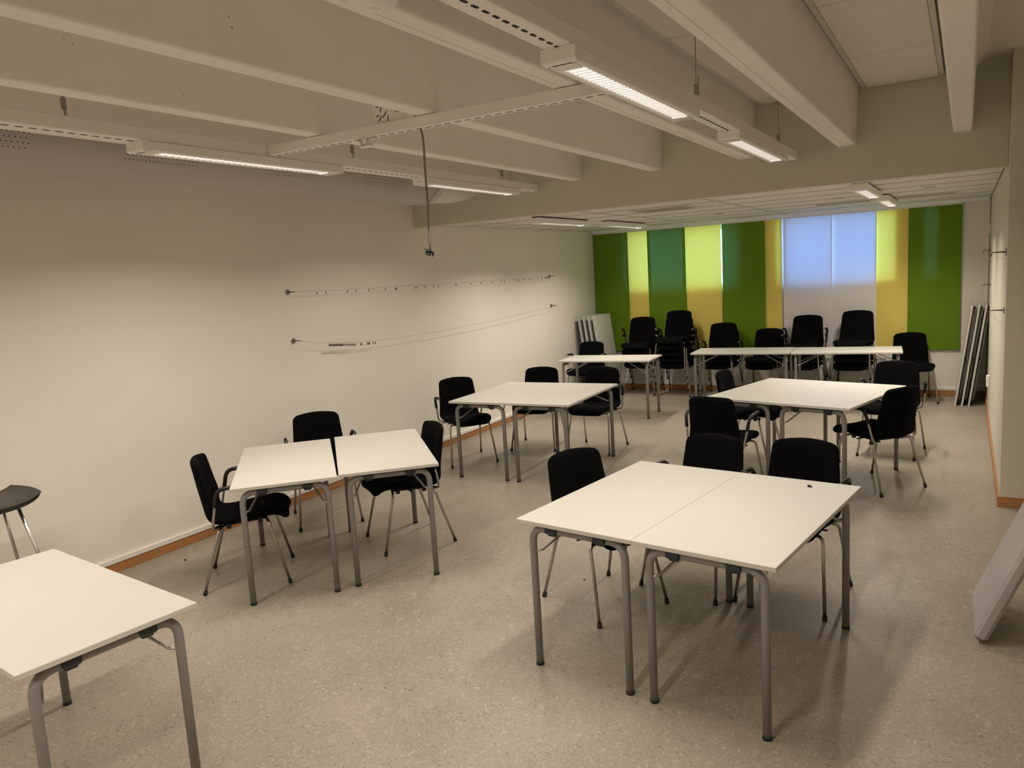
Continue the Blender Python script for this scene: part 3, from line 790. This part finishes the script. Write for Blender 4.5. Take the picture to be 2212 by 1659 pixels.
ORDN = ['first', 'second', 'third', 'fourth', 'fifth', 'sixth', 'seventh', 'eighth', 'ninth', 'tenth', 'eleventh', 'twelfth', 'thirteenth', 'fourteenth', 'fifteenth', 'sixteenth', 'seventeenth', 'eighteenth', 'nineteenth', 'twentieth',
        'twenty-first', 'twenty-second', 'twenty-third', 'twenty-fourth', 'twenty-fifth', 'twenty-sixth', 'twenty-seventh', 'twenty-eighth', 'twenty-ninth', 'thirtieth', 'thirty-first']
CLIP = None
m = MB(); m.tube([(0, 0, .0), (0, 0, -.012)], .0010, 6); m.box((-.0035, -.0045, -.030), (.0035, .0045, -.012), .0015); CLIP = m.mesh('wire_clip', 'dark_steel')
def clip(x, y, z, label, group):
    o = link('wire_clip', CLIP); o.location = (x, y, z); tag(o, label, 'clip', group)
XWc = XL+.081
for y in (4.888, 4.998, 5.275, 5.388, 5.567, 5.808, 5.96, 5.98, 6.275, 6.303, 6.446, 6.594, 6.68, 7.0, 7.028, 7.308, 7.522, 7.77, 7.967, 8.044, 8.318, 8.406, 8.546, 8.671, 8.754, 8.887, 9.016, 9.104, 9.128, 9.155, 9.182):
    NU = globals().get('NU', 0) + 1
    clip(XWc, y, interp(U, y), '%s small metal clip from the close end of the taut upper wire, left wall' % ORDN[NU-1], 'clips on the upper wire of the left wall')
ys = [4.98+.0135*k for k in range(14)] + [5.180+.0195*k for k in range(8)] + [5.390, 5.402, 5.484, 5.497, 5.511, 5.561, 5.594]
for k, y in enumerate(ys):
    lab = 'small dark metal clip in the tight bunch on the slack lower wire' if k < 14 else 'small dark metal clip in the looser row after the tight bunch, lower wire' if k < 22 else \
        '%s of the seven stray metal clips beyond the bunches on the lower wire' % ORDN[k-22]
    clip(XWc, y, interp(Lw, y), lab, ('tight bunch of clips on the lower wire', 'looser row of clips on the lower wire', 'stray clips on the lower wire')[(k >= 14)+(k >= 22)])
for y in (10.05, 10.10, 10.13): clip(XR-.081, y, 1.779, 'small metal clip at the far end of the upper wire, right wall', 'clips on the upper wire of the right wall')
for y in (6.62, 6.66): clip(XR-.081, y, 1.782, 'small metal clip near the close end of the upper wire, right wall', 'clips on the near end of the right wall wire')
for y in (10.02, 10.06): clip(XR-.081, y, 1.392, 'small metal clip at the far end of the lower wire, right wall', 'clips on the lower wire of the right wall')

# ------------------------------------------------------------------ small fittings
bx = thing('control_box', 'small white two-part control box high on the wall in the far right corner', 'switch', (XR, 10.72, 2.03), 0)
MB().box((-.038, -.035, 0), (0, .035, .055), .004).build('upper_box', 'socket_white', bx); MB().box((-.036, -.035, -.058), (0, .035, -.004), .004).build('lower_box', 'socket_white', bx)
cd = MB(); cd.box((XR-.030, YB-.030, .106), (XR-.006, YB-.006, ZC-.006), .003)
tag(cd.build('cable_conduit', 'white_trim'), 'thin white vertical cable conduit in the far right corner', 'conduit')
so = thing('wall_socket', 'white wall socket low on the right wall behind the leaning tabletops', 'socket', (XR, 9.42, .42), 0)
MB().box((-.032, -.04, -.06), (0, .04, .06), .005).build('casing', 'socket_white', so); MB().cyl((-.034, 0, .022), (-.031, 0, .022), .018, 16).build('outlet', 'tile_frame', so)
m = MB(); m.box((-.010, -.006, 0), (.004, .008, .010), .002); m.box((.002, -.008, 0), (.012, .002, .006), .002)
o = m.build('plastic_bit', 'dirt'); o.location = (-.637, 3.829, TH); tag(o, 'small black plastic bit lying on the front table pair', 'debris', 'small black bits')
m = MB(); m.box((-.012, -.005, 0), (-.002, .005, .009), .003); m.box((.001, -.006, 0), (.011, .005, .008), .003); m.box((-.004, -.002, 0), (.004, .002, .004))
o = m.build('plastic_bit', 'dirt'); o.location = (-4.640, 3.190, 0); tag(o, 'small black plastic bit on the floor beside the left wall', 'debris', 'small black bits')
for (x, y, s, lab) in ((-1.93, 3.93, .006, 'tiny dark crumb on the floor behind the lone armless chair'), (-2.10, 5.05, .006, 'tiny dark crumb on the open floor behind the front table pair')):
    o = MB().box((-s, -s*.6, 0), (s, s*.6, s*.8), s*.3).build('crumb', 'dirt'); o.location = (x, y, 0); o.rotation_euler = (0, 0, x*3); tag(o, lab, 'debris', 'tiny crumbs on the floor')
# specks of chipped paint on the beams' faces
m = MB(); random.seed(11)
for i in (2, 3, 4):
    xb = beams[i][1]
    for k in range(26):
        y = random.uniform(1.0, 5.6); z = random.uniform(ZB+.05, ZB+.30); s = random.uniform(.0015, .004); xx = xb + .012*(z-ZB)/(ZS-ZB-.085) + .0004
        m.add([(xx, y-s*.6, z-s), (xx, y+s*.6, z-s*.8), (xx, y+s*.4, z+s), (xx, y-s*.7, z+s*.7)], [(0, 1, 2, 3)])
m.build('paint_chip', 'cable_grey', ceil, 'stuff')
